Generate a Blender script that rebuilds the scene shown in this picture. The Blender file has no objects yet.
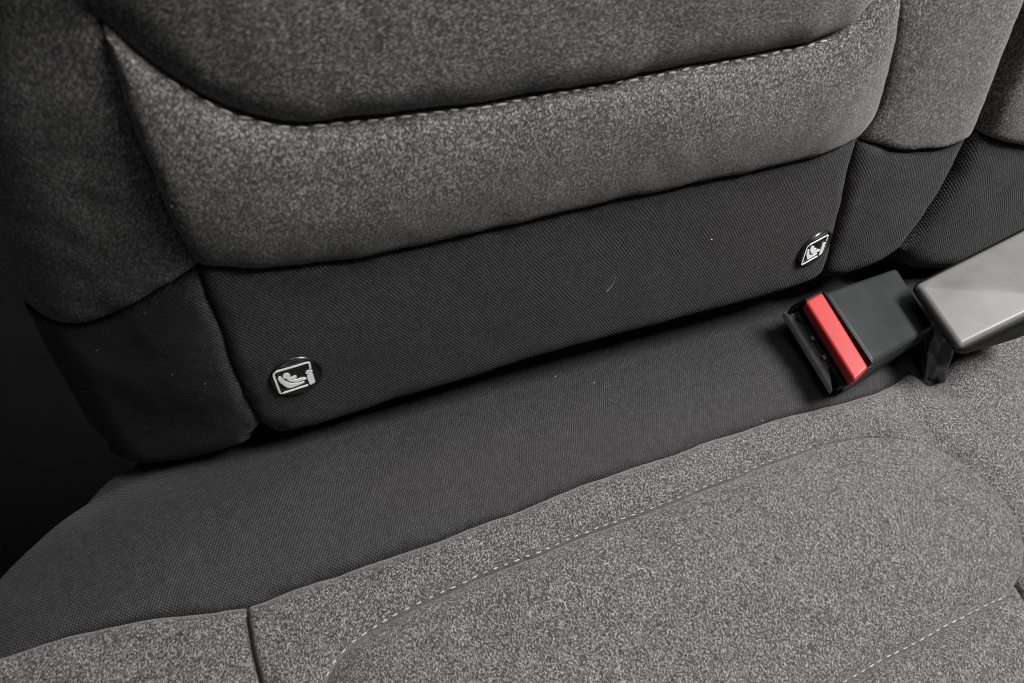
import bpy, bmesh, math, random
import numpy as np
from mathutils import Vector, Matrix, noise
from mathutils.bvhtree import BVHTree
from mathutils.geometry import delaunay_2d_cdt

S = bpy.context.scene
COL = S.collection
random.seed(7)

# ------------------------------------------------------------------ camera
F_PX = 800.0
CR = np.array([[0.92185341, 0.22514042, -0.31543316],
               [-0.32555101, 0.89146025, -0.31514308],
               [0.21024468, 0.39320531, 0.89509036]])
CP = np.array([0.0, -0.11085041, 0.38068726])       # metres; the crease of the seat runs through the origin
cd = bpy.data.cameras.new('camera')
cam = bpy.data.objects.new('camera', cd)
COL.objects.link(cam)
cam.matrix_world = Matrix([[*CR[0], CP[0]], [*CR[1], CP[1]], [*CR[2], CP[2]], [0, 0, 0, 1]])
cd.sensor_width = 36.0
cd.lens = F_PX / 1024 * 36.0
cd.clip_start = 0.01
cd.clip_end = 50
cd.dof.use_dof = True
cd.dof.focus_distance = 0.42
cd.dof.aperture_fstop = 12.0
S.camera = cam

# ------------------------------------------------------------------ light
w = bpy.data.worlds.new('World')
S.world = w
w.use_nodes = True
w.node_tree.nodes['Background'].inputs[0].default_value = (0.92, 0.96, 1.0, 1)
w.node_tree.nodes['Background'].inputs[1].default_value = 0.06


def area(name, loc, target, size, size_y, power, color):
    d = bpy.data.lights.new(name, 'AREA')
    d.shape = 'RECTANGLE'
    d.size = size
    d.size_y = size_y
    d.energy = power
    d.color = color
    o = bpy.data.objects.new(name, d)
    COL.objects.link(o)
    o.location = loc
    o.rotation_euler = (Vector(target) - Vector(loc)).to_track_quat('-Z', 'Y').to_euler()
    return o


area('roof_lamp', (0.52, 0.03, 0.88), (0.22, -0.04, 0.0), 0.34, 0.25, 15.0, (1.0, 0.985, 0.97))
area('plate_sheen_light', (0.10, 0.25, 1.00), (0.40, -0.05, 0.05), 0.5, 0.20, 1.5, (0.96, 0.98, 1.0))  # unseen lamp added behind the seat to give the buckle plate a reflection
S.view_settings.view_transform = 'Standard'
S.view_settings.look = 'None'
S.view_settings.exposure = 0
S.view_settings.gamma = 1
S.render.engine = 'CYCLES'
S.cycles.filter_width = 1.0

# ------------------------------------------------------------------ frames of the two big surfaces
RA = math.radians
XW = np.array([1.0, 0, 0])
BACK = (XW, np.array([0, math.sin(RA(22)), math.cos(RA(22))]), np.array([0, -math.cos(RA(22)), math.sin(RA(22))]))
CUSH = (XW, np.array([0, -math.cos(RA(10)), math.sin(RA(10))]), np.array([0, math.sin(RA(10)), math.cos(RA(10))]))


def hit(surf, px, h=0.0):
    """3-D point of a measured image point on the plane lying h above a surface"""
    d = CR @ np.array([px[0] - 512, 341.5 - px[1], -F_PX])
    n = surf[2]
    return CP + d * ((h - n @ CP) / (n @ d))


def st(surf, px, h=0.0):
    p = hit(surf, px, h)
    return np.array([p @ surf[0], p @ surf[1]])


def to3(surf, s, t, h):
    return surf[0] * s + surf[1] * t + surf[2] * h


# ------------------------------------------------------------------ materials
def new_mat(name):
    m = bpy.data.materials.new(name)
    m.use_nodes = True
    nt = m.node_tree
    b = nt.nodes['Principled BSDF']
    return m, nt, b


def N(nt, typ, **kw):
    n = nt.nodes.new(typ)
    for k, v in kw.items():
        setattr(n, k, v)
    return n


def math_n(nt, op, a, b=None, clamp=False):
    n = N(nt, 'ShaderNodeMath', operation=op)
    n.use_clamp = clamp
    for i, v in enumerate((a, b)):
        if v is None:
            continue
        if isinstance(v, (int, float)):
            n.inputs[i].default_value = v
        else:
            nt.links.new(v, n.inputs[i])
    return n.outputs[0]


def uv_mapped(nt, rot, sx, sy):
    tc = N(nt, 'ShaderNodeUVMap')
    m1 = N(nt, 'ShaderNodeMapping')
    m1.inputs['Rotation'].default_value = (0, 0, math.radians(rot))
    nt.links.new(tc.outputs[0], m1.inputs[0])
    m2 = N(nt, 'ShaderNodeMapping')
    m2.inputs['Scale'].default_value = (sx, sy, 1)
    nt.links.new(m1.outputs[0], m2.inputs[0])
    return m2.outputs[0]


def obj_mapped(nt, tilt, rot, sc):
    """object coordinates turned so that x,y lie in the cloth, then turned to the brush direction and stretched along it"""
    tc = N(nt, 'ShaderNodeTexCoord')
    v = tc.outputs['Object']
    for r, k in (((tilt, 0, 0), (1, 1, 1)), ((0, 0, rot), (1, 1, 1)), ((0, 0, 0), sc)):
        m1 = N(nt, 'ShaderNodeMapping')
        m1.inputs['Rotation'].default_value = tuple(math.radians(a) for a in r)
        m1.inputs['Scale'].default_value = k
        nt.links.new(v, m1.inputs[0])
        v = m1.outputs[0]
    return v


def noise_n(nt, vec, scale, detail=2.0, rough=0.5, dist=0.0, dim='3D'):
    n = N(nt, 'ShaderNodeTexNoise')
    n.noise_dimensions = dim
    n.inputs['Scale'].default_value = scale
    n.inputs['Detail'].default_value = detail
    n.inputs['Roughness'].default_value = rough
    n.inputs['Distortion'].default_value = dist
    nt.links.new(vec, n.inputs['Vector'])
    return n.outputs['Fac']


def ramp(nt, fac, stops):
    r = N(nt, 'ShaderNodeValToRGB')
    el = r.color_ramp.elements
    while len(el) < len(stops):
        el.new(0.5)
    for e, (p, c) in zip(el, stops):
        e.position = p
        e.color = (*c, 1)
    nt.links.new(fac, r.inputs[0])
    return r.outputs[0]


def melange(name, tilt, rot, dark, mid, light, fs=1.0):
    """brushed, flecked yarn: dark ground with short pale fibres"""
    m, nt, b = new_mat(name)
    v1 = obj_mapped(nt, tilt, rot, (1.0, 0.50, 1.0))
    v2 = obj_mapped(nt, tilt, rot + 28, (1.0, 0.45, 1.0))
    v3 = obj_mapped(nt, tilt, 0, (1, 1, 1))
    a = noise_n(nt, v1, 1250 * fs, 3.5, 0.72, 0.05)
    c = noise_n(nt, v2, 950 * fs, 3.5, 0.72, 0.05)
    big = noise_n(nt, v3, 130, 3.0, 0.6)
    f = math_n(nt, 'ADD', math_n(nt, 'MULTIPLY', a, 0.60), math_n(nt, 'MULTIPLY', c, 0.40))
    fine = noise_n(nt, v3, 2700, 1.0, 0.5)
    f = math_n(nt, 'ADD', f, math_n(nt, 'MULTIPLY', math_n(nt, 'SUBTRACT', fine, 0.5), 0.30))
    f = math_n(nt, 'ADD', f, math_n(nt, 'MULTIPLY', math_n(nt, 'SUBTRACT', big, 0.5), 0.05))
    colr = ramp(nt, f, [(0.38, dark), (0.50, mid), (0.58, tuple(x * 0.5 + y * 0.5 for x, y in zip(mid, light))), (0.67, light)])
    tint = noise_n(nt, v3, 320, 2.0)
    mx = N(nt, 'ShaderNodeMix', data_type='RGBA', blend_type='MULTIPLY')
    mx.inputs[0].default_value = 0.35
    nt.links.new(colr, mx.inputs[6])
    tr = ramp(nt, tint, [(0.35, (0.95, 0.88, 0.92)), (0.5, (1, 1, 1)), (0.65, (0.91, 0.98, 0.94))])
    nt.links.new(tr, mx.inputs[7])
    nt.links.new(mx.outputs[2], b.inputs['Base Color'])
    b.inputs['Roughness'].default_value = 0.9
    b.inputs['Specular IOR Level'].default_value = 0.15
    b.inputs['Sheen Weight'].default_value = 0.25
    b.inputs['Sheen Roughness'].default_value = 0.5
    bp = N(nt, 'ShaderNodeBump')
    bp.inputs['Strength'].default_value = 0.7
    bp.inputs['Distance'].default_value = 0.0004
    nt.links.new(f, bp.inputs['Height'])
    nt.links.new(bp.outputs[0], b.inputs['Normal'])
    return m


def woven(name, base, dot, rot=0.0, scale=1.0, spec=0.3):
    """plain black weave: rows of small raised threads set half a step apart"""
    m, nt, b = new_mat(name)
    v = uv_mapped(nt, rot, 1, 1)
    warp = N(nt, 'ShaderNodeTexNoise')
    warp.noise_dimensions = '2D'
    warp.inputs['Scale'].default_value = 30
    nt.links.new(v, warp.inputs['Vector'])
    sc = N(nt, 'ShaderNodeVectorMath', operation='SCALE')
    nt.links.new(warp.outputs['Color'], sc.inputs[0])
    sc.inputs['Scale'].default_value = 0.0035
    ad = N(nt, 'ShaderNodeVectorMath', operation='ADD')
    nt.links.new(v, ad.inputs[0])
    nt.links.new(sc.outputs[0], ad.inputs[1])
    sp = N(nt, 'ShaderNodeSeparateXYZ')
    nt.links.new(ad.outputs[0], sp.inputs[0])
    kx = 2 * math.pi / (0.00160 * scale)
    ky = 2 * math.pi / (0.00205 * scale)
    sx = math_n(nt, 'SINE', math_n(nt, 'MULTIPLY', sp.outputs[0], kx))
    sy = math_n(nt, 'SINE', math_n(nt, 'MULTIPLY', sp.outputs[1], ky))
    chk = math_n(nt, 'MULTIPLY', sx, sy)                       # diagonal checker of thread crowns
    tw = math_n(nt, 'SINE', math_n(nt, 'ADD', math_n(nt, 'MULTIPLY', sp.outputs[0], kx), math_n(nt, 'MULTIPLY', sp.outputs[1], ky)))
    h = math_n(nt, 'ADD', math_n(nt, 'ADD', math_n(nt, 'MULTIPLY', chk, 0.36), math_n(nt, 'MULTIPLY', tw, 0.16)), 0.48, clamp=True)
    fine = noise_n(nt, v, 1500, 2.0, 0.6)
    blot = noise_n(nt, v, 260, 3.0, 0.7)
    f = math_n(nt, 'MULTIPLY', h, math_n(nt, 'ADD', math_n(nt, 'MULTIPLY', fine, 2.4), -0.55))
    f = math_n(nt, 'MULTIPLY', f, math_n(nt, 'ADD', math_n(nt, 'MULTIPLY', blot, 1.6), 0.15))
    colr = ramp(nt, f, [(0.05, base), (0.45, tuple(x * 0.6 + y * 0.4 for x, y in zip(base, dot))), (0.95, dot)])
    nt.links.new(colr, b.inputs['Base Color'])
    b.inputs['Roughness'].default_value = 0.62
    b.inputs['Specular IOR Level'].default_value = spec
    b.inputs['Sheen Weight'].default_value = 0.08
    bp = N(nt, 'ShaderNodeBump')
    bp.inputs['Strength'].default_value = 0.8
    bp.inputs['Distance'].default_value = 0.0004
    hh = math_n(nt, 'ADD', h, math_n(nt, 'MULTIPLY', fine, 0.5))
    nt.links.new(hh, bp.inputs['Height'])
    nt.links.new(bp.outputs[0], b.inputs['Normal'])
    return m


def plastic(name, col, rough, grain=0.0, gscale=900, spec=0.5, wear=0.0):
    m, nt, b = new_mat(name)
    b.inputs['Base Color'].default_value = (*col, 1)
    b.inputs['Specular IOR Level'].default_value = spec
    tc = N(nt, 'ShaderNodeTexCoord')
    n = N(nt, 'ShaderNodeTexNoise')
    n.inputs['Scale'].default_value = gscale
    n.inputs['Detail'].default_value = 3
    nt.links.new(tc.outputs['Object'], n.inputs['Vector'])
    n2 = N(nt, 'ShaderNodeTexNoise')
    n2.inputs['Scale'].default_value = 45
    n2.inputs['Detail'].default_value = 4
    nt.links.new(tc.outputs['Object'], n2.inputs['Vector'])
    r = math_n(nt, 'ADD', math_n(nt, 'MULTIPLY', n2.outputs[0], 0.25), rough - 0.125)
    nt.links.new(r, b.inputs['Roughness'])
    c2 = ramp(nt, n2.outputs[0], [(0.3, tuple(x * (1 - 0.15 - wear) for x in col)), (0.7, tuple(min(1, x * (1 + 0.1 + wear)) for x in col))])
    nt.links.new(c2, b.inputs['Base Color'])
    if grain:
        bp = N(nt, 'ShaderNodeBump')
        bp.inputs['Strength'].default_value = grain
        bp.inputs['Distance'].default_value = 0.0003
        nt.links.new(n.outputs[0], bp.inputs['Height'])
        nt.links.new(bp.outputs[0], b.inputs['Normal'])
    return m


M_BACK = melange('melange_backrest', -68, 0, (0.013, 0.012, 0.012), (0.037, 0.0355, 0.035), (0.36, 0.345, 0.335), 1.4)
M_INS = melange('melange_backrest_insert', -68, 55, (0.013, 0.012, 0.012), (0.037, 0.0355, 0.035), (0.36, 0.345, 0.335), 1.4)
M_CUSH = melange('melange_cushion', 10, 22, (0.018, 0.017, 0.017), (0.060, 0.0575, 0.0565), (0.46, 0.445, 0.43), 1.6)
M_CINS = melange('melange_cushion_insert', 10, -28, (0.018, 0.017, 0.017), (0.060, 0.0575, 0.0565), (0.46, 0.445, 0.43), 1.6)
M_WOV = woven('black_weave', (0.0022, 0.0022, 0.0023), (0.108, 0.104, 0.106))
M_WOVC = woven('black_weave_cushion', (0.006, 0.0058, 0.006), (0.094, 0.090, 0.092), rot=10, scale=0.85)
M_FIBRE = plastic('pale_fibre', (0.46, 0.447, 0.435), 0.7, spec=0.2)
M_THREAD = plastic('thread', (0.50, 0.49, 0.47), 0.6)
M_THREADB = plastic('pale_thread', (0.47, 0.46, 0.44), 0.6)
M_BLACK = plastic('black_plastic', (0.007, 0.007, 0.008), 0.42, 0.15, spec=0.35)
M_BODY = plastic('matt_black_plastic', (0.006, 0.006, 0.0065), 0.6, 0.2, spec=0.25)
M_GLOSS = plastic('glossy_black_plastic', (0.012, 0.012, 0.013), 0.28, 0.1)
M_GREEN = plastic('charcoal_plastic', (0.027, 0.031, 0.030), 0.42, 0.35, 1400)
M_GREY = plastic('sheen_grey_plastic', (0.165, 0.163, 0.162), 0.38, 0.16, 1500, wear=0.0)  # grey tone imitates sheen on the dark plastic of the second buckle
M_RED = plastic('red_plastic', (0.46, 0.034, 0.031), 0.45, 0.15)
M_WHITE = plastic('white_print', (0.85, 0.87, 0.84), 0.5)
M_TRIM = plastic('door_trim_plastic', (0.006, 0.006, 0.006), 0.7, 0.3, spec=0.2)
M_LIP = plastic('lit_lip_plastic', (0.42, 0.42, 0.43), 0.35, 0.3)  # dark buckle lip coloured pale to imitate light on it
M_STEEL = plastic('steel', (0.35, 0.35, 0.36), 0.35)
M_STEEL.node_tree.nodes['Principled BSDF'].inputs['Metallic'].default_value = 0.9
M_STRAP = plastic('shiny_strap', (0.09, 0.09, 0.10), 0.18, 0.3, 500)


# ------------------------------------------------------------------ object helpers
def link(o, parent=None):
    COL.objects.link(o)
    if parent is not None:
        o.parent = parent
    return o


def empty(name, loc, label, cat, group=None):
    o = bpy.data.objects.new(name, None)
    o.empty_display_size = 0.02
    o.location = loc
    COL.objects.link(o)
    o['label'] = label
    o['category'] = cat
    if group:
        o['group'] = group
    return o


def child_of(o, thing):
    """parent a mesh whose vertices are in world space"""
    o.parent = thing
    o.location = -Vector(thing.location)
    return o


def from_bm(name, bm, mat, smooth=True):
    me = bpy.data.meshes.new(name)
    bm.to_mesh(me)
    bm.free()
    me.materials.append(mat)
    if smooth:
        for p in me.polygons:
            p.use_smooth = True
    o = bpy.data.objects.new(name, me)
    COL.objects.link(o)
    return o


def resample(pts, step, closed=False):
    P = np.array(pts, float)
    if closed:
        P = np.vstack([P, P[0]])
    d = np.r_[0, np.cumsum(np.linalg.norm(np.diff(P, axis=0), axis=1))]
    n = max(2, int(round(d[-1] / step)))
    q = np.linspace(0, d[-1], n + 1)
    return np.column_stack([np.interp(q, d, P[:, 0]), np.interp(q, d, P[:, 1])])


def smooth_line(pts, it=2):
    """Chaikin rounding that keeps both ends"""
    P = np.array(pts, float)
    for _ in range(it):
        Q = [P[0]]
        for a, b in zip(P[:-1], P[1:]):
            Q += [a * .75 + b * .25, a * .25 + b * .75]
        Q.append(P[-1])
        P = np.array(Q)
    return P


def dist_to(P, L):
    A, B = L[:-1], L[1:]
    D = B - A
    LL = (D ** 2).sum(1) + 1e-18
    out = np.full(len(P), 1e9)
    for i in range(0, len(P), 2000):
        p = P[i:i + 2000, None, :]
        u = np.clip(((p - A) * D).sum(2) / LL, 0, 1)
        q = A + u[..., None] * D
        out[i:i + 2000] = np.sqrt(((p - q) ** 2).sum(2)).min(1)
    return out


def inside(P, poly):
    x, y = P[:, 0], P[:, 1]
    c = np.zeros(len(P), bool)
    j = len(poly) - 1
    for i in range(len(poly)):
        xi, yi = poly[i]
        xj, yj = poly[j]
        cond = ((yi > y) != (yj > y))
        xx = (xj - xi) * (y - yi) / (yj - yi + 1e-18) + xi
        c ^= cond & (x < xx)
        j = i
    return c


PANEL_BVH = {}
RNG = np.random.default_rng(11)


def fibre_coat(owner, W, F, surf, ang, density, mat, length=0.0021, width=0.00021):
    """short loose fibres lying brushed on the cloth; one mesh, nobody could count them"""
    T = W[np.array(F)]
    n = np.cross(T[:, 1] - T[:, 0], T[:, 2] - T[:, 0])
    ar = np.linalg.norm(n, axis=1)
    n = n / (ar[:, None] + 1e-15)
    cnt = int(ar.sum() / 2 * density)
    idx = RNG.choice(len(T), cnt, p=ar / ar.sum())
    u, v = RNG.random(cnt), RNG.random(cnt)
    fl = u + v > 1
    u[fl], v[fl] = 1 - u[fl], 1 - v[fl]
    P = T[idx, 0] + u[:, None] * (T[idx, 1] - T[idx, 0]) + v[:, None] * (T[idx, 2] - T[idx, 0])
    nn = n[idx]
    nn[(nn @ surf[2]) < 0] *= -1
    a = math.radians(ang) + RNG.normal(0, 0.55, cnt)
    d = np.cos(a)[:, None] * surf[0] + np.sin(a)[:, None] * surf[1]
    d -= nn * (d * nn).sum(1)[:, None]
    d /= np.linalg.norm(d, axis=1)[:, None]
    sd_ = np.cross(nn, d)
    Ln = length * RNG.uniform(0.4, 1.25, cnt)[:, None]
    w_ = width * RNG.uniform(0.6, 1.3, cnt)[:, None] * 0.5
    bend = RNG.normal(0, 0.12, cnt)[:, None]
    lift = RNG.uniform(0.05, 0.22, cnt)[:, None]
    rows = []
    for q, hh in ((-0.5, 0.02), (0.0, 1.0), (0.5, 0.5)):
        c = P + d * Ln * q + sd_ * Ln * bend * (q * q * 2) + nn * (0.00006 + Ln * lift * hh)
        rows += [c - sd_ * w_ * (1 - abs(q)), c + sd_ * w_ * (1 - abs(q))]
    VV = np.stack(rows, 1).reshape(-1, 3)
    base = np.arange(cnt)[:, None] * 6
    Q = np.concatenate([base + np.array([0, 1, 3, 2]), base + np.array([2, 3, 5, 4])])
    me = bpy.data.meshes.new('loose_fibres')
    me.vertices.add(len(VV))
    me.vertices.foreach_set('co', VV.ravel())
    me.loops.add(Q.size)
    me.loops.foreach_set('vertex_index', Q.ravel())
    me.polygons.add(len(Q))
    me.polygons.foreach_set('loop_start', np.arange(0, Q.size, 4))
    me.update(calc_edges=True)
    me.materials.append(mat)
    o = bpy.data.objects.new('loose_fibres', me)
    COL.objects.link(o)
    o.parent = owner
    o['kind'] = 'stuff'
    return o


def warp(s, t):
    """small pulls of the cloth; the same field for all panels, so that neighbours keep their shared seam"""
    a = noise.noise_vector(Vector((s * 45, t * 45, 2.0)))
    b = noise.noise_vector(Vector((s * 190, t * 190, 7.0)))
    return (s + a.x * 0.0009 + b.x * 0.00035, t + a.y * 0.0009 + b.y * 0.00035)


def panel(name, surf, segs, mat, thing, top=0.008, depth=0.004, step=0.0032, rot_uv=0, extra=None, wob=0.0006, key=None, pucker=0.0011, fib=None):
    """upholstery panel. segs: list of (points in s,t , spec) going round the outline.
    spec = dict(w=wide roll, n=narrow roll, a=share of narrow roll, drop=extra depth at the edge, R=round free edge)"""
    lines = []
    poly = []
    for pts, spec in segs:
        L = resample(smooth_line(pts, spec.get('sm', 2)), 0.0022)
        lines.append((L, spec))
        poly.extend([tuple(p) for p in L[:-1]])
    poly = np.array(poly)
    area2 = np.sum(poly[:, 0] * np.roll(poly[:, 1], -1) - np.roll(poly[:, 0], -1) * poly[:, 1])
    if area2 < 0:
        poly = poly[::-1]
    n = len(poly)
    tang = np.roll(poly, -1, 0) - np.roll(poly, 1, 0)
    tang /= np.linalg.norm(tang, axis=1)[:, None] + 1e-12
    inn = np.column_stack([-tang[:, 1], tang[:, 0]])
    loop = np.vstack([poly, poly[0]])
    pts = [poly]
    for d in (0.0004, 0.0010, 0.0019, 0.0032, 0.0048, 0.0068):
        q = poly + inn * d
        if d > 0.002:
            q = q[::2] if d < 0.004 else q[::2]
        q = q[inside(q, poly)]
        q = q[dist_to(q, loop) > d * 0.97]
        pts.append(q)
    lo, hi = poly.min(0), poly.max(0)
    gx = np.arange(lo[0], hi[0], step)
    gy = np.arange(lo[1], hi[1], step * 0.866)
    G = np.array([(x + (step * 0.5 if j % 2 else 0), y) for j, y in enumerate(gy) for x in gx])
    G = G[inside(G, poly)]
    G = G[dist_to(G, loop) > 0.0085]
    pts.append(G)
    P = np.vstack(pts)
    faces_in = [list(range(n))]
    v, e, f, *_ = delaunay_2d_cdt([Vector(p) for p in P], [], faces_in, 1, 1e-6)
    V = np.array([tuple(p) for p in v])
    prod = np.ones(len(V))
    drop = np.zeros(len(V))
    for L, sp in lines:
        d = dist_to(V, L)

        def g(x, p=2.0):
            x = np.clip(x, 0, 1)
            return (1 - (1 - x) ** p) ** (1 / p)
        a = sp.get('a', 0.5)
        fl = sp.get('floor', 0.0)
        prod *= fl + (1 - fl) * (a * g(d / sp.get('n', 0.006)) + (1 - a) * g(d / sp.get('w', 0.04), sp.get('p', 2.0)))
        if sp.get('R'):
            drop += sp['R'] * (1 - g(d / sp['R']))
        if sp.get('drop'):
            drop += sp['drop'] * (1 - g(d / sp.get('dw', 0.015)))
    H = -depth + (top + depth) * prod - drop
    if extra is not None:
        H = H + extra(V[:, 0], V[:, 1])
    for i, (s, t) in enumerate(V):
        H[i] += wob * (noise.noise(Vector((s * 24, t * 24, 3.1 + len(name)))) + 0.5 * noise.noise(Vector((s * 70, t * 70, 9.0)))) * min(1.0, prod[i] * 1.2)
    dmin = dist_to(V, loop)
    for i, (s, t) in enumerate(V):
        H[i] += pucker * noise.noise(Vector((s * 95, t * 95, 5.5))) * math.exp(-dmin[i] / 0.009) * min(1.0, dmin[i] / 0.002)
        H[i] += wob * 1.1 * noise.noise(Vector((s * 9 + t * 14, t * 30 - s * 12, 1.0))) * min(1.0, prod[i] * 1.2)
    V = np.array([warp(s, t) for s, t in V])
    W = V[:, 0:1] * surf[0] + V[:, 1:2] * surf[1] + H[:, None] * surf[2]
    verts = [tuple(p) for p in W]
    faces = [tuple(q) for q in f]
    # make faces look along the surface normal (s,t,n are right-handed on the back, left-handed on the cushion)
    hand = np.dot(np.cross(surf[0], surf[1]), surf[2])
    q = faces[len(faces) // 2]
    cr = np.cross(V[q[1]] - V[q[0]], V[q[2]] - V[q[0]])
    if (cr > 0) != (hand > 0):
        faces = [tuple(reversed(q)) for q in faces]
    # skirt that carries the cloth down into the seam
    cnt = {}
    for q in faces:
        for i in range(len(q)):
            a, b = q[i], q[(i + 1) % len(q)]
            cnt[(a, b)] = 1
    border = [(a, b) for (a, b) in cnt if (b, a) not in cnt]
    vm = {}
    for a, b in border:
        for k in (a, b):
            if k not in vm:
                vm[k] = len(verts)
                verts.append(tuple(W[k] - surf[2] * 0.016))
    UV = [tuple(p) for p in V] + [None] * len(vm)
    for k, i in vm.items():
        UV[i] = tuple(V[k] + 0.016)
    for a, b in border:
        faces.append((b, a, vm[a], vm[b]))
    me = bpy.data.meshes.new(name)
    me.from_pydata(verts, [], faces)
    uvl = me.uv_layers.new(name='UVMap')
    li = np.zeros(len(me.loops), int)
    me.loops.foreach_get('vertex_index', li)
    uvl.data.foreach_set('uv', np.array(UV)[li].ravel())
    me.polygons.foreach_set('use_smooth', [True] * len(me.polygons))
    me.materials.append(mat)
    me.update()
    o = bpy.data.objects.new(name, me)
    COL.objects.link(o)
    child_of(o, thing)
    PANEL_BVH[key or name] = BVHTree.FromPolygons(verts, faces)
    if fib is not None:
        fibre_coat(o, W, [q for q in faces if len(q) == 3], surf, fib, 230000, M_FIBRE, 0.0011, 0.00019)
    return o


def px_line(surf, pts, h=0.0):
    return [st(surf, p, h) for p in pts]


def px_low(surf, pts, R):
    """line whose rounded lower edge is what the picture shows: the outline itself lies under the roll"""
    return [st(surf, p, -0.245 * R) - np.array([0, 0.34 * R]) for p in pts]


# ------------------------------------------------------------------ measured seam lines (image points, put on the real planes below)
L_SEAM_UP = [(15, -220), (45, -130), (68, -60), (86, 0), (101, 27)]
L_SEAM_MID = [(101, 27), (111, 57), (126, 104), (145, 151), (160, 190), (178, 228), (196, 262)]
L_SEAM_LOW = [(196, 262), (207, 290), (218, 315), (228, 348), (242, 386), (262, 424)]
R_SEAM_UP = [(935, -190), (915, -90), (899, -14)]
R_SEAM_MID = [(899, -14), (893, 18), (889, 40), (883, 66), (877, 94), (869, 117), (857, 138)]
R_SEAM_LOW = [(857, 138), (849, 158), (843, 187), (836, 219), (828, 248), (820, 276)]
STITCH_UP = [(101, 27), (118, 42), (145, 63), (175, 84), (202, 101), (229, 115), (256, 123), (296, 126.5), (348, 123.5), (402, 118),
             (469, 109.5), (540, 98), (612, 84.5), (672, 73), (722, 64.5), (772, 55), (812, 46.5), (840, 38), (862, 24), (880, 6), (899, -14)]
BAND_LOW = [(196, 262), (212, 263.5), (237, 265), (262, 264), (310, 259), (400, 245), (512, 218), (562, 207), (612, 195), (687, 179), (762, 164), (812, 153), (857, 138)]
LB_SEAM = [(196, 262), (172, 277), (140, 295), (105, 311), (70, 320), (46, 322), (20, 320)]
L_OUT_UP = [(20, 320), (-5, 300), (-40, 250), (-75, 120), (-110, -20), (-140, -130), (-165, -220)]
L_OUT_LOW = [(20, 320), (30, 332), (44, 360), (63, 395), (82, 428), (102, 449)]
L_BOT = [(102, 449), (130, 455), (183, 450), (225, 441), (247, 433), (262, 424)]
C_BOT = [(262, 424), (269, 429), (282, 428), (317, 418), (346, 411), (400, 392), (481, 369), (543, 348), (620, 329), (701, 308), (753, 294), (790, 284), (820, 276)]
RB_SEAM = [(857, 138), (870, 140), (884, 143.5), (903, 146), (932, 144), (955, 137), (970, 129)]
GAP_UP = [(970, 129), (984, 91), (998, 57), (1009, 28), (1020, 0), (1048, -80), (1085, -190)]
GAP_LOW = [(970, 129), (958, 153), (946, 177), (930, 202), (912, 229), (892, 252)]
RB_BOT = [(820, 276), (845, 269), (870, 261), (892, 252)]
RR_SEAM = [(974, 130), (991, 136), (1024, 141), (1070, 143), (1180, 140)]

SEAM = dict(n=0.0032, w=0.045, a=0.32)
TIGHT = dict(n=0.0028, w=0.018, a=0.75)
DEEP = dict(n=0.004, w=0.025, a=0.4, drop=0.006, dw=0.008)
OUT = dict(n=0.004, w=0.02, a=0.6)
ROLL = dict(R=0.020, n=0.004, w=0.02, a=1.0)


def sd(base, **kw):
    d = dict(base)
    d.update(kw)
    return d


def L(pts, h=-0.002):
    return px_line(BACK, pts, h)


def rv(x):
    return list(reversed(x))


# ------------------------------------------------------------------ setting: door side trim and the tray under the cushion
def slab(name, pts8, mat, bevel=0.004):
    bm = bmesh.new()
    for p in pts8:
        bm.verts.new(p)
    bmesh.ops.convex_hull(bm, input=bm.verts)
    bmesh.ops.recalc_face_normals(bm, faces=bm.faces)
    if bevel:
        bmesh.ops.dissolve_limit(bm, angle_limit=0.02, verts=bm.verts, edges=bm.edges)
        bmesh.ops.bevel(bm, geom=list(bm.edges), offset=bevel, segments=3, profile=0.5, affect='EDGES')
    o = from_bm(name, bm, mat, True)
    return o


def box8(x0, x1, y0, y1, z0, z1):
    return [(x, y, z) for x in (x0, x1) for y in (y0, y1) for z in (z0, z1)]


d = slab('door_side_wall', box8(-0.46, -0.40, -0.60, 0.60, -0.35, 0.75), M_TRIM, 0.01)
d['kind'] = 'structure'
d = slab('car_floor', box8(-0.46, 1.10, -0.60, 0.60, -0.36, -0.30), M_TRIM, 0.005)
d['kind'] = 'structure'
d = slab('rear_bulkhead', box8(-0.46, 1.10, 0.34, 0.38, -0.30, 0.75), M_TRIM, 0.005)
d['kind'] = 'structure'

_ls = np.array(L(L_SEAM_UP) + L(L_SEAM_MID)[1:] + L(L_SEAM_LOW)[1:])
_ls = _ls[np.argsort(_ls[:, 1])]
K_TILT = 0.50


def tilt_h(s, t):
    return -K_TILT * np.maximum(0, np.interp(t, _ls[:, 1], _ls[:, 0]) - s)


def LT(pts, h=-0.002, low=0.0):
    """points on the left bolster, whose face leans away towards the door"""
    out = []
    for p in pts:
        hh = h
        for _ in range(25):
            q = st(BACK, p, hh)
            hh = 0.5 * hh + 0.5 * (h + float(tilt_h(q[0], q[1])) - 0.245 * low)
        out.append(q - np.array([0, 0.34 * low]))
    return out


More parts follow.
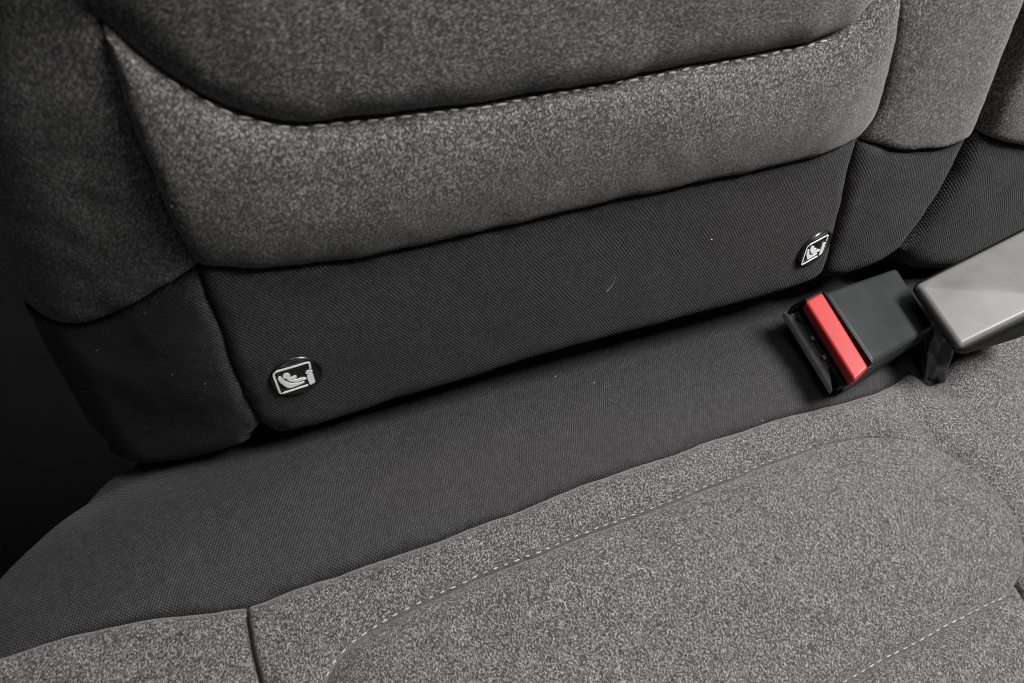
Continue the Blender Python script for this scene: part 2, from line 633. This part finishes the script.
# ------------------------------------------------------------------ left backrest
backrest = empty('car_seat_back', (0.12, 0.02, 0.02),
                 'grey flecked backrest with black lower band, bolsters and two white child-seat buttons', 'seat back',)
C_ROLL = sd(ROLL, R=0.020)
panel('upper_insert', BACK, [(L(STITCH_UP, 0.004), dict(n=0.014, w=0.060, a=0.5)),
                             (L(R_SEAM_UP[::-1]), sd(SEAM, w=0.06, a=0.18)),
                             (L([(935, -190), (500, -205), (15, -220)]), OUT),
                             (L(L_SEAM_UP), sd(SEAM, w=0.06, a=0.3, floor=0.15))], M_INS, backrest, fib=25, top=0.011, depth=0.002, wob=0.0010)
panel('bulged_band', BACK, [(L(STITCH_UP, 0.004), dict(n=0.0035, w=0.046, a=0.24)),
                            (L(R_SEAM_MID), sd(SEAM, w=0.06, a=0.18)),
                            (L(BAND_LOW[::-1]), dict(n=0.006, w=0.085, a=0.18)),
                            (L(L_SEAM_MID[::-1]), sd(SEAM, w=0.05, a=0.35, floor=0.15))], M_BACK, backrest, fib=85, top=0.0155, depth=0.002, wob=0.0010)
panel('lower_band', BACK, [(L(BAND_LOW), dict(n=0.004, w=0.02, a=0.8)),
                           (L(R_SEAM_LOW), dict(n=0.006, w=0.05, a=0.35)),
                           (px_low(BACK, C_BOT[::-1], 0.020), C_ROLL),
                           (L(L_SEAM_LOW[::-1]), dict(n=0.006, w=0.030, a=0.5))], M_WOV, backrest, top=0.003, depth=0.002)
panel('left_bolster', BACK, [(L(L_SEAM_UP), SEAM), (L(L_SEAM_MID), SEAM), (LT(LB_SEAM), TIGHT),
                             (LT(L_OUT_UP), dict(R=0.03, n=0.005, w=0.02, a=1.0)),
                             (LT([(-165, -220)]) + L([(15, -220)]), OUT)], M_BACK, backrest, fib=90, top=0.005, depth=0.002, wob=0.0012, extra=tilt_h)
panel('left_bolster_lower', BACK, [(LT(LB_SEAM), TIGHT), (LT(L_OUT_LOW), dict(R=0.02, n=0.005, w=0.02, a=1.0)),
                                   (LT(L_BOT, low=0.018), sd(ROLL, R=0.018)),
                                   (L(L_SEAM_LOW[::-1]), dict(n=0.004, w=0.030, a=0.3, drop=0.003, dw=0.008))], M_WOV, backrest, top=0.004, depth=0.002, extra=tilt_h)
panel('right_bolster', BACK, [(L(R_SEAM_UP), SEAM), (L(R_SEAM_MID), SEAM), (L(RB_SEAM), TIGHT),
                              (L(GAP_UP), DEEP), (L([(1085, -190), (935, -190)]), OUT)], M_BACK, backrest, fib=80, top=0.006, depth=0.002)
panel('right_bolster_lower', BACK, [(L(RB_SEAM), TIGHT), (L(GAP_LOW), sd(DEEP, w=0.04)),
                                    (px_low(BACK, RB_BOT[::-1], 0.022), sd(ROLL, R=0.022)),
                                    (L(R_SEAM_LOW[::-1]), dict(n=0.006, w=0.03, a=0.5))], M_WOV, backrest, top=0.004, depth=0.002)

# ------------------------------------------------------------------ right backrest
backrest2 = empty('car_seat_back', (0.62, 0.02, 0.02),
                  'backrest section at the right edge, beyond the dark gap, grey flecked above black', 'seat back')
sh = lambda pts, dx: [(x + dx, y) for x, y in pts]
panel('flecked_panel', BACK, [(L(RR_SEAM), TIGHT), (L([(1180, 140), (1230, -190)]), OUT), (L([(1230, -190), (1091, -190)]), OUT),
                              (L(sh(GAP_UP, 4)[::-1]), DEEP)], M_BACK, backrest2, fib=80, top=0.010, depth=0.004)
R_BOT2 = [(896, 254), (915, 262), (950, 262), (1024, 245), (1180, 205)]
panel('lower_panel', BACK, [(L(RR_SEAM), TIGHT), (L([(1180, 140), (1180, 205)]), OUT),
                            (px_low(BACK, R_BOT2[::-1], 0.020), ROLL),
                            (L(sh(GAP_LOW, 4)[::-1]), sd(DEEP, w=0.04))], M_WOV, backrest2, top=0.006, depth=0.004)

# ------------------------------------------------------------------ cushion
cushion = empty('seat_cushion', (0.15, -0.15, -0.02),
                'grey flecked bench cushion with black rear strip and pale contrast stitching', 'seat cushion')


def C(pts, h=-0.001):
    return px_line(CUSH, pts, h)


BS_L = [(-120, 684), (-60, 671), (0, 660), (50, 643), (90, 630), (150, 619), (210, 613), (248, 607)]
BS_R = [(248, 607), (265, 602), (300, 588), (350, 571), (400, 554), (450, 538), (512, 513), (562, 492), (612, 475), (662, 458),
        (712, 441), (762, 424), (812, 410), (862, 399), (890, 388), (911, 372)]
POCKET = [(911, 372), (921, 380), (932, 384), (941, 380), (949, 366), (965, 349), (1000, 332), (1060, 305), (1180, 262)]
LP = [(248, 607), (252, 635), (257, 660), (263, 684), (276, 740), (300, 820)]
INS_T = [(300, 820), (303, 760), (311, 715), (325, 683), (340, 660), (360, 641), (400, 617), (450, 592), (512, 567), (562, 547), (612, 527),
         (662, 508), (712, 488), (762, 468), (812, 449)]
INS_C = [(812, 449), (850, 441), (880, 440), (904, 443), (928, 449), (950, 459)]
INS_R = [(950, 459), (968, 473), (985, 487), (1003, 508), (1014, 530), (1020, 560), (1016, 583)]
INS_B = [(1016, 583), (1003, 598), (960, 620), (905, 649), (840, 684), (760, 730), (640, 800)]
GRV = [(911, 372), (906, 392), (906, 412), (925, 436), (950, 459)]
ST_SEAM = dict(n=0.0035, w=0.035, a=0.6)

DIP = st(CUSH, (940, 388), 0.0)
rear_line = [np.array([s, -0.035]) for s in (0.80, 0.45, 0.1)]
tl = st(CUSH, (124, 456), -0.004)
left_edge = C([(118, 454), (100, 462), (70, 494), (35, 532), (0, 578), (-60, 640), (-120, 684)], -0.040)
panel('rear_strip', CUSH, [(C(BS_L[1:]), dict(n=0.004, w=0.02, a=0.7)), (C(BS_R), dict(n=0.005, w=0.03, a=0.5)), (C(POCKET), dict(n=0.006, w=0.02, a=0.6)),
                           ([C([(1180, 262)])[0], np.array([0.80, -0.035])], OUT),
                           (rear_line + [np.array([left_edge[0][0] + 0.005, -0.035])], OUT),
                           ([np.array([left_edge[0][0] + 0.005, -0.035])] + left_edge[:1], OUT),
                           (left_edge, dict(R=0.012, n=0.004, w=0.02, a=1.0, drop=0.040, dw=0.10))],
      M_WOVC, cushion, top=0.002, depth=0.004, wob=0.0012,
      extra=lambda s, t: -0.022 * np.clip((0.040 - t) / 0.06, 0, 1) ** 2)
panel('left_panel', CUSH, [(C(BS_L), sd(ST_SEAM, drop=0.0025, dw=0.007)), (C(LP), dict(n=0.003, w=0.015, a=0.6, drop=0.001, dw=0.012)),
                           (C([(300, 820), (100, 850), (-120, 850)]), OUT), (C([(-120, 850), (-120, 684)]), OUT)],
      M_CUSH, cushion, fib=70, top=0.0045, depth=0.0005)
VAL = np.array(C([(906, 396), (905, 414), (925, 437), (950, 460), (975, 478)]))


def valley(s, t):
    P = np.column_stack([s, t])
    d = dist_to(P, VAL)
    dip = np.exp(-((s - DIP[0]) ** 2 + (t - DIP[1]) ** 2) / 0.012 ** 2)
    return -0.0035 * np.exp(-(d / 0.0085) ** 2) - 0.006 * dip


panel('border_panel', CUSH, [(C(BS_R), dict(n=0.005, w=0.03, a=0.6, drop=0.003, dw=0.009)), (C(POCKET), dict(n=0.008, w=0.03, a=0.5)),
                             (C([(1180, 262), (1250, 440), (1250, 820)]), OUT), (C([(1250, 820), (1100, 820)]), OUT),
                             (C([(1100, 820), (1050, 680), (1030, 620), (1016, 583)]), ST_SEAM),
                             (C(INS_R[::-1]), dict(n=0.008, w=0.04, a=0.25, floor=0.15)), (C(INS_C[::-1]), dict(n=0.006, w=0.03, a=0.3, floor=0.38)), (C(INS_T[::-1]), dict(n=0.0022, w=0.012, a=0.6)),
                             (C(LP[::-1]), dict(n=0.0025, w=0.01, a=0.9))], M_CUSH, cushion, fib=65, top=0.0065, depth=0.0005, extra=valley)
panel('insert', CUSH, [(C(INS_T), dict(n=0.014, w=0.05, a=0.5)), (C(INS_C), dict(n=0.006, w=0.05, a=0.3, floor=0.38)), (C(INS_R), dict(n=0.004, w=0.03, a=0.5, floor=0.25)),
                       (C(INS_B), dict(n=0.004, w=0.02, a=0.7)), (C([(640, 800), (470, 830), (300, 820)]), OUT)],
      M_CINS, cushion, fib=115, top=0.0075, depth=0.0012, wob=0.0011)
panel('front_trim', CUSH, [(C(INS_B), dict(n=0.008, w=0.035, a=0.35)), (C([(640, 800), (700, 830), (1100, 820)]), OUT),
                           (C([(1100, 820), (1050, 680), (1030, 620), (1016, 583)]), ST_SEAM)], M_CUSH, cushion, fib=70, top=0.006, depth=0.003)


# ------------------------------------------------------------------ stitches
def capsule_mesh(name, length, rad, mat, segs=8, rings=7, flat=0.8):
    vs, fs = [], []
    for i in range(rings + 1):
        u = i / rings
        x = (u - 0.5) * length
        r = rad * max(0.06, math.sqrt(max(0, 1 - abs(2 * u - 1) ** 3.0)))
        z0 = rad * 0.25 * (1 - (2 * u - 1) ** 2) * 2
        for k in range(segs):
            a = 2 * math.pi * k / segs
            tw = 1 + 0.10 * math.sin(a * 2 + u * 14)
            vs.append((x, r * math.cos(a) * tw, r * flat * math.sin(a) * tw + z0))
    for i in range(rings):
        for k in range(segs):
            a, b = i * segs + k, i * segs + (k + 1) % segs
            fs.append((a, a + segs, b + segs, b)[::-1])
    fs.append(tuple(range(segs))[::-1])
    fs.append(tuple((rings) * segs + k for k in range(segs)))
    me = bpy.data.meshes.new(name)
    me.from_pydata(vs, [], fs)
    me.polygons.foreach_set('use_smooth', [True] * len(me.polygons))
    me.materials.append(mat)
    me.update()
    return me


def drop_on(surf, keys, s, t):
    o = Vector(to3(surf, s, t, 0.06))
    dr = -Vector(surf[2])
    best = None
    for k in keys:
        loc, nor, idx, dist = PANEL_BVH[k].ray_cast(o, dr, 0.2)
        if loc is not None and (best is None or dist < best[2]):
            best = (loc, nor, dist)
    return best


def stitch_row(surf, line_px, keys, thing, mesh, side, step, lift, h=-0.001, t0=0.0, jit=0.14, fade=1.0):
    P = smooth_line(px_line(surf, line_px, h), 2)
    P = resample(P, 0.0005)
    T = np.gradient(P, axis=0)
    T /= np.linalg.norm(T, axis=1)[:, None]
    NN = np.column_stack([-T[:, 1], T[:, 0]])
    Q = P + NN * side
    k = int(t0 / 0.0005)
    n = 0
    while k < len(Q) - 3:
        q = warp(*Q[k])
        hitp = drop_on(surf, keys, *q)
        if hitp:
            loc, nor, _ = hitp
            if nor.dot(Vector(surf[2])) < 0:
                nor = -nor
            nor = (nor + Vector(surf[2]) * 0.5).normalized()
            tx = Vector(surf[0] * T[k][0] + surf[1] * T[k][1])
            tx = (tx - nor * tx.dot(nor)).normalized()
            ang = random.uniform(-jit, jit)
            tx = (Matrix.Rotation(ang, 3, nor) @ tx)
            ty = nor.cross(tx)
            o = bpy.data.objects.new('stitch', mesh)
            m = Matrix((tx, ty, nor)).transposed().to_4x4()
            m.translation = loc + nor * (lift - random.uniform(0, 0.0002)) - Vector(thing.location)
            fd = 1 + (fade - 1) * k / len(Q)
            sc = Matrix.Diagonal((random.uniform(0.8, 1.12) * (0.5 + fd * 0.5), random.uniform(0.8, 1.1) * fd, fd, 1))
            link(o, thing)
            o.matrix_local = m @ sc
            n += 1
        k += int(round(step / 0.0005 + random.uniform(-0.3, 0.3)))
    return n


cap_b = capsule_mesh('stitch', 0.0043, 0.00043, M_THREAD)
cap_c = capsule_mesh('stitch', 0.0031, 0.00045, M_THREADB)
US = STITCH_UP[3:-3]
stitch_row(BACK, US, ['bulged_band'], backrest, cap_b, -0.0007, 0.0060, 0.0001, h=0.004)
stitch_row(CUSH, INS_T[2:], ['border_panel'], cushion, cap_c, -0.0008, 0.0052, 0.0, fade=0.7)
stitch_row(CUSH, INS_B[1:-1], ['insert'], cushion, cap_c, 0.0008, 0.0052, 0.0, fade=0.95)


# ------------------------------------------------------------------ child-seat anchor buttons
def poly_plate(name, polys, z0, z1, mat):
    bm = bmesh.new()
    for poly in polys:
        vs = [bm.verts.new((x, y, z1)) for x, y in poly]
        f = bm.faces.new(vs)
        if f.normal.z == 0:
            f.normal_update()
        if f.normal.z < 0:
            f.normal_flip()
        r = bmesh.ops.extrude_face_region(bm, geom=[f])
        for v in [g for g in r['geom'] if isinstance(g, bmesh.types.BMVert)]:
            v.co.z = z0
    bmesh.ops.recalc_face_normals(bm, faces=bm.faces)
    return from_bm(name, bm, mat, False)


def stroke(pts, wd):
    P = resample(smooth_line(pts, 3), 0.5)
    T = np.gradient(P, axis=0)
    T /= np.linalg.norm(T, axis=1)[:, None]
    NN = np.column_stack([-T[:, 1], T[:, 0]])
    left = P + NN * wd / 2
    right = P - NN * wd / 2
    cap = []
    for a in np.linspace(-80, 80, 6):
        r = math.radians(a)
        cap.append(P[-1] + T[-1] * math.cos(r) * wd / 2 - NN[-1] * -math.sin(r) * wd / 2)
    cap0 = []
    for a in np.linspace(-80, 80, 6):
        r = math.radians(a)
        cap0.append(P[0] - T[0] * math.cos(r) * wd / 2 - NN[0] * math.sin(r) * wd / 2)
    return [tuple(q) for q in list(right) + cap + list(left[::-1]) + cap0]


def blob(pts, it=2):
    P = np.array(pts, float)
    for _ in range(it):
        Q = []
        for i in range(len(P)):
            a, b = P[i], P[(i + 1) % len(P)]
            Q += [a * .78 + b * .22, a * .22 + b * .78]
        P = np.array(Q)
    return [tuple(q) for q in P]


def mapk(p):                                            # drawing units -> millimetres on the button
    A = np.array([[505, 110], [-145, 325]], float)
    a, b = np.linalg.solve(A, np.array([p[0] - 115, p[1] - 275], float))
    return ((a - 0.56) * 20.6, -(b - 0.47) * 18.2)


def ell(cx, cy, rx, ry, rot=0, n=20):
    out = []
    for i in range(n):
        a = 2 * math.pi * i / n
        x, y = rx * math.cos(a), ry * math.sin(a)
        r = math.radians(rot)
        out.append((cx + x * math.cos(r) - y * math.sin(r), cy + x * math.sin(r) + y * math.cos(r)))
    return out


def make_button():
    R0 = 0.0143
    prof = [(0.0, 0.0006), (0.5, 0.0005), (0.80, 0.0002), (0.90, 0.0004), (0.96, 0.0012), (1.0, 0.0008), (1.03, -0.001), (1.04, -0.005)]
    bm = bmesh.new()
    n = 56
    rings = []
    c = bm.verts.new((0, 0, prof[0][1]))
    for r, z in prof[1:]:
        rings.append([bm.verts.new((R0 * r * math.cos(2 * math.pi * k / n), R0 * r * math.sin(2 * math.pi * k / n), z)) for k in range(n)])
    for k in range(n):
        bm.faces.new((c, rings[0][k], rings[0][(k + 1) % n]))
        for a, b in zip(rings[:-1], rings[1:]):
            bm.faces.new((a[k], b[k], b[(k + 1) % n], a[(k + 1) % n]))
    b = from_bm('anchor_button', bm, M_GLOSS)
    mm = lambda pts: [tuple(v * 0.001 for v in mapk(p)) for p in pts]
    frame = [mapk(p) for p in [(596, 484), (500, 513), (400, 546), (310, 573), (225, 600), (190, 500), (150, 390), (110, 275), (230, 240), (350, 207), (470, 172),
                               (600, 130), (614, 180), (622, 224)]]
    fr = [tuple(np.array(q) * 0.001) for q in stroke(frame, 1.05)]
    sm = lambda pts, it=2: [tuple(np.array(mapk(q)) * 0.001) for q in blob(pts, it)]
    pieces = {
        'symbol_frame': [fr],
        'symbol_child_seat': [sm([(180, 350), (205, 332), (235, 350), (285, 408), (330, 430), (400, 452), (470, 440), (552, 422), (552, 436), (450, 482), (350, 516), (295, 492), (240, 445), (200, 400)])],
        'symbol_child': [sm([(302, 388), (350, 356), (415, 328), (442, 338), (436, 360), (398, 380), (440, 388), (500, 366), (565, 362), (580, 378), (566, 396), (500, 408), (440, 432), (400, 428), (345, 408)]),
                         sm(ell(300, 330, 52, 40), 1)],
        'symbol_anchor': [sm(ell(607, 282, 50, 29, -16), 1), sm([(578, 336), (620, 318), (662, 302), (685, 370), (708, 436), (672, 460), (632, 478), (605, 410)], 1)],
    }
    for k, polys in pieces.items():
        # the plate sits a hair above the button's slightly domed face
        o = poly_plate(k, polys, 0.00045, 0.00085, M_WHITE)
        o.location.z = 0.0003
        o.parent = b
    return b


def place_button(b, px, tilt_z, lean_x, h, lean_y=0.0):
    s, t = st(BACK, px, h)
    x, y, z = [Vector(v) for v in BACK]
    m = Matrix((x, y, z)).transposed()
    m = m @ Matrix.Rotation(RA(lean_x), 3, 'Y') @ Matrix.Rotation(RA(lean_y), 3, 'X') @ Matrix.Rotation(RA(tilt_z), 3, 'Z')
    m4 = m.to_4x4() @ Matrix.Scale(0.78, 4)
    m4.translation = Vector(to3(BACK, s, t, h)) - Vector(backrest.location)
    b.parent = backrest
    b.matrix_local = m4


btn = make_button()
btn['label'] = 'round black anchor button with white child-seat symbol, near the left bolster'
btn2 = btn.copy()
COL.objects.link(btn2)
for ch in btn.children:
    c2 = ch.copy()
    COL.objects.link(c2)
    c2.parent = btn2
btn2['label'] = 'round black anchor button with white child-seat symbol, just above the red-buttoned buckle'
place_button(btn, (297, 375.5), 5, 0, 0.0034)
place_button(btn2, (815.5, 248), 7, 10, 0.0020)


# ------------------------------------------------------------------ buckles
def cp(px, h):
    return Vector(hit(CUSH, px, h))


def hull(name, pts, mat, thing, bevel=0.002, segs=4):
    bm = bmesh.new()
    for p in pts:
        bm.verts.new(p)
    bmesh.ops.convex_hull(bm, input=bm.verts)
    bmesh.ops.recalc_face_normals(bm, faces=bm.faces)
    bmesh.ops.dissolve_limit(bm, angle_limit=0.06, verts=bm.verts, edges=bm.edges)
    sharp = [e for e in bm.edges if len(e.link_faces) == 2 and e.calc_face_angle() > 0.25]
    bmesh.ops.bevel(bm, geom=sharp, offset=bevel, segments=segs, profile=0.5, affect='EDGES', clamp_overlap=True)
    o = from_bm(name, bm, mat, True)
    md = o.modifiers.new('wn', 'WEIGHTED_NORMAL')
    md.keep_sharp = False
    child_of(o, thing)
    return o


DN = Vector(CUSH[2])
TL, BL, TR, BR = cp((824, 292), 0.036), cp((872, 363), 0.036), cp((897, 267), 0.027), cp((935, 326), 0.027)
buckle = empty('seat_belt_buckle', (TL + BL + TR + BR) / 4 - DN * 0.03,
               'black seat belt buckle with red release button lying on the black rear strip', 'seat belt buckle')
ax = ((TR + BR) - (TL + BL)).normalized()          # towards the tail
wx = (BL - TL).normalized()
hull('housing', [TL + ax * 0.0005, BL + ax * 0.0005, TR, BR, TL - DN * 0.018 - wx * 0.001 + ax * 0.0005, BL - DN * 0.018 + wx * 0.001 + ax * 0.0005,
                 TR - DN * 0.016 - wx * 0.001, BR - DN * 0.016 + wx * 0.001], M_GREEN, buckle, 0.0027)
# lower shell: reaches past the red button to the mouth of the buckle
n1, n2 = cp((784, 311), 0.014), cp((833, 391), 0.014)
i1, i2 = cp((804, 325), 0.017), cp((829, 364), 0.017)
u1, u2 = TL - ax * 0.0135 - DN * 0.014, BL - ax * 0.0135 - DN * 0.014
hull('lower_shell', [TL - DN * 0.0135 - wx * 0.0018 + ax * 0.004, BL - DN * 0.0135 + wx * 0.0018 + ax * 0.004, TR - DN * 0.011 - wx * 0.0016, BR - DN * 0.011 + wx * 0.0016,
                     u1 - wx * 0.0018, u2 + wx * 0.0018,
                     TL - DN * 0.032 - wx * 0.0005, BL - DN * 0.032 + wx * 0.0005, TR - DN * 0.026, BR - DN * 0.026,
                     n1 + ax * 0.010 - DN * 0.004, n2 + ax * 0.010 - DN * 0.004], M_BLACK, buckle, 0.0016)
# side cheeks that frame the red button
for sg, a, q in ((-1, TL, n1), (1, BL, n2)):
    o = wx * sg
    hull('side_cheek', [a + o * 0.0002 - DN * 0.0008, a + o * 0.0022 - DN * 0.0012, a + o * 0.0022 - DN * 0.016, a + o * 0.0002 - DN * 0.016,
                        a - ax * 0.013 + o * 0.0002 - DN * 0.003, a - ax * 0.013 + o * 0.002 - DN * 0.0035,
                        q + ax * 0.003 + DN * 0.004 - o * 0.0024, q + ax * 0.003 + DN * 0.004 - o * 0.0006, q + ax * 0.004 - DN * 0.003 - o * 0.002, q + ax * 0.004 - DN * 0.003],
         M_BLACK, buckle, 0.0007, 3)
# mouth lip; pale colour stands in for reflected light on its dark chamfer
mx = (n2 - n1).normalized()
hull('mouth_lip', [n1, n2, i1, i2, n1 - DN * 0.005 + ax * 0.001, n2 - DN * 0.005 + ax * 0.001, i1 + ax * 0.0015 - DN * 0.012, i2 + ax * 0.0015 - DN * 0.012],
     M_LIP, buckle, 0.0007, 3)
# red release button
r1, r2 = cp((822.5, 291), 0.038), cp((869.5, 367), 0.038)
r3, r4 = cp((805, 301), 0.035), cp((854.5, 381), 0.035)
hull('release_button', [r1, r2, r3, r4, r1 - DN * 0.010, r2 - DN * 0.010, r3 - DN * 0.009 + ax * 0.003, r4 - DN * 0.009 + ax * 0.003], M_RED, buckle, 0.0018, 5)
# groove strip behind it
hull('button_gap_edge', [TL - ax * 0.0005 + DN * 0.0003, BL - ax * 0.0005 + DN * 0.0003, TL + ax * 0.0011 + DN * 0.0008, BL + ax * 0.0011 + DN * 0.0008,
                         TL - ax * 0.0005 - DN * 0.012, BL - ax * 0.0005 - DN * 0.012, TL + ax * 0.0011 - DN * 0.012, BL + ax * 0.0011 - DN * 0.012], M_GLOSS, buckle, 0.0004, 2)
for fr in (0.36, 0.60):
    c0 = r3.lerp(r4, fr) - ax * 0.0020 - DN * 0.009
    hull('latch_tab', [c0 + wx * a * 0.0013 + ax * b * 0.0014 + DN * c * 0.0015 for a in (-1, 1) for b in (-1, 1) for c in (-1, 1)], M_GLOSS, buckle, 0.0004, 2)

# second buckle, back up; plate painted grey for the sheen on dark plastic
A, B = cp((917, 284), 0.046), cp((960, 346), 0.046)
E, G = cp((1027, 228), 0.062), cp((1030, 312), 0.062)
a2 = ((E + G) - (A + B)).normalized()
E2, G2 = A + (E - A) * 1.25, B + (G - B) * 1.55
b2 = empty('seat_belt_buckle', (A + B) / 2 - DN * 0.04, 'scuffed dark seat belt buckle, sheen painted grey, back side up, at the right edge above the cushion', 'seat belt buckle')
w2 = (B - A).normalized()
n_2 = (B - A).cross(E - A).normalized()
if n_2.dot(DN) < 0:
    n_2 = -n_2
print('second buckle normal', n_2)
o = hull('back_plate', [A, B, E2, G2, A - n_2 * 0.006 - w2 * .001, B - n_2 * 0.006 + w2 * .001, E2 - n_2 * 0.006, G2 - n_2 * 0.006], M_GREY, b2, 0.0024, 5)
hull('body', [A - n_2 * 0.003 - w2 * 0.0028 - a2 * 0.0028, B - n_2 * 0.003 + w2 * 0.0028 - a2 * 0.0028, E2 - n_2 * 0.003 - w2 * 0.003, G2 - n_2 * 0.003 + w2 * 0.003,
              A - n_2 * 0.024 + w2 * 0.001 + a2 * 0.014, B - n_2 * 0.024 - w2 * 0.001 + a2 * 0.014, E2 - n_2 * 0.040 - w2 * 0.001, G2 - n_2 * 0.040 + w2 * 0.002], M_BODY, b2, 0.0036, 5)


mk = A + (E - A) * 0.53 + (B - A) * 0.30 + n_2 * 0.0002
hull('scuff_mark', [mk + a2 * x * 0.001 + w2 * y * 0.001 + n_2 * z * 0.0001 for x, y in ((-0.5, 1.3), (0.1, 1.2), (-0.4, 0.0), (0.2, -0.2), (0.9, -1.2), (0.5, -1.5)) for z in (0, 1)], M_BLACK, b2, 0.00004, 1)

# straps that come up out of the pocket
def ribbon(name, path, widths, thick, mat, thing, crinkle=0.0008):
    n = len(path)
    vs, fs = [], []
    k = 9
    for i, (c, wv) in enumerate(zip(path, widths)):
        c = Vector(c)
        tg = (Vector(path[min(i + 1, n - 1)]) - Vector(path[max(i - 1, 0)])).normalized()
        wv = Vector(wv)
        nv = tg.cross(wv).normalized()
        for sgn in (1, -1):
            for j in range(k):
                u = j / (k - 1) - 0.5
                z = crinkle * (noise.noise(Vector((i * 0.45, u * 5, 1.7))) * 2)
                vs.append(c + wv * u + nv * (sgn * thick / 2 + z))
    for i in range(n - 1):
        r = i * 2 * k
        q = r + 2 * k
        for j in range(k - 1):
            fs.append((r + j, r + j + 1, q + j + 1, q + j))
            fs.append((r + k + j + 1, r + k + j, q + k + j, q + k + j + 1))
        fs.append((r, q, q + k, r + k))
        fs.append((r + k - 1, r + 2 * k - 1, q + 2 * k - 1, q + k - 1))
    fs.append(tuple(range(k)) + tuple(range(2 * k - 1, k - 1, -1)))
    r = (n - 1) * 2 * k
    fs.append(tuple(r + j for j in range(k)) + tuple(r + j for j in range(2 * k - 1, k - 1, -1)))
    bm = bmesh.new()
    me = bpy.data.meshes.new('tmp')
    me.from_pydata([tuple(v) for v in vs], [], fs)
    bm.from_mesh(me)
    bpy.data.meshes.remove(me)
    bmesh.ops.recalc_face_normals(bm, faces=bm.faces)
    o = from_bm(name, bm, mat)
    child_of(o, thing)
    return o


def lerp_path(P, n=16):
    P = [Vector(p) for p in P]
    out = []
    for i in range(n):
        u = i / (n - 1) * (len(P) - 1)
        k = min(int(u), len(P) - 2)
        out.append(P[k].lerp(P[k + 1], u - k))
    for _ in range(3):
        out = [out[0]] + [(out[i - 1] + out[i] * 2 + out[i + 1]) / 4 for i in range(1, n - 1)] + [out[-1]]
    return out


s0, s1, s2 = cp((932, 392), -0.014), cp((936, 368), 0.010), cp((944, 338), 0.026)
pth = lerp_path([s0, s1, s2, A.lerp(B, 0.5) - n_2 * 0.012 + a2 * 0.01])
ribbon('strap', pth, [Vector(XW) * (0.011 + 0.002 * math.sin(i)) + Vector((0, -0.006, 0.002)) for i in range(len(pth))], 0.0016, M_STRAP, b2, 0.0016)
pth = lerp_path([cp((915, 382), -0.02), cp((915, 352), 0.008), TR.lerp(BR, 0.6) - DN * 0.010 + ax * 0.003, TR.lerp(BR, 0.55) - DN * 0.012 - ax * 0.01])
ribbon('stalk', pth, [Vector(wx) * 0.022 for i in pth], 0.003, M_BLACK, buckle, 0.0004)

# ------------------------------------------------------------------ specks of lint
vs, fs = [], []


def fibre(surf, keys, px, length, ang, rad=0.00018, curl=0.5):
    s, t = st(surf, px, 0.003)
    base = len(vs)
    n = 6
    for i in range(n):
        u = i / (n - 1) - 0.5
        a = ang + curl * u
        ss, tt = s + math.cos(a) * u * length, t + math.sin(a) * u * length
        hp = drop_on(surf, keys, ss, tt)
        if not hp:
            return
        c = hp[0] + Vector(surf[2]) * rad * 0.8
        side = Vector(surf[0]) * -math.sin(a) + Vector(surf[1]) * math.cos(a)
        for k in range(4):
            b = math.pi / 2 * k
            vs.append(tuple(c + side * math.cos(b) * rad + Vector(surf[2]) * math.sin(b) * rad))
    for i in range(n - 1):
        for k in range(4):
            a, b = base + i * 4 + k, base + i * 4 + (k + 1) % 4
            fs.append((a, b, b + 4, a + 4))
    fs.append(tuple(base + k for k in range(4)))
    fs.append(tuple(base + (n - 1) * 4 + k for k in range(4)))


fibre(BACK, ['lower_band'], (711.5, 239.5), 0.0009, 0.3, 0.0003)
fibre(BACK, ['lower_band'], (613, 284), 0.010, 1.2, 0.00012)
fibre(CUSH, ['insert'], (640, 571), 0.005, 0.6, 0.0002, 1.2)
fibre(CUSH, ['insert'], (563, 606), 0.006, 1.4, 0.00022, 0.9)
fibre(CUSH, ['insert'], (604, 566), 0.003, 0.1, 0.0002, 1.0)
wv = [((95, 478), 'w'), ((160, 330), 'b')]
for _ in range(3):
    p = (random.uniform(560, 800), random.uniform(330, 420))
    fibre(CUSH, ['rear_strip'], p, random.uniform(0.0008, 0.002), random.uniform(0, 3), 0.00012)
for _ in range(4):
    p = (random.uniform(60, 220), random.uniform(330, 430))
    fibre(BACK, ['left_bolster_lower'], p, random.uniform(0.0006, 0.0012), random.uniform(0, 3), 0.00011)
me = bpy.data.meshes.new('lint')
me.from_pydata(vs, [], fs)
me.materials.append(M_THREADB)
o = bpy.data.objects.new('lint', me)
COL.objects.link(o)
o['kind'] = 'stuff'
o['label'] = 'pale specks of lint caught on the seat fabric'
o['category'] = 'lint'
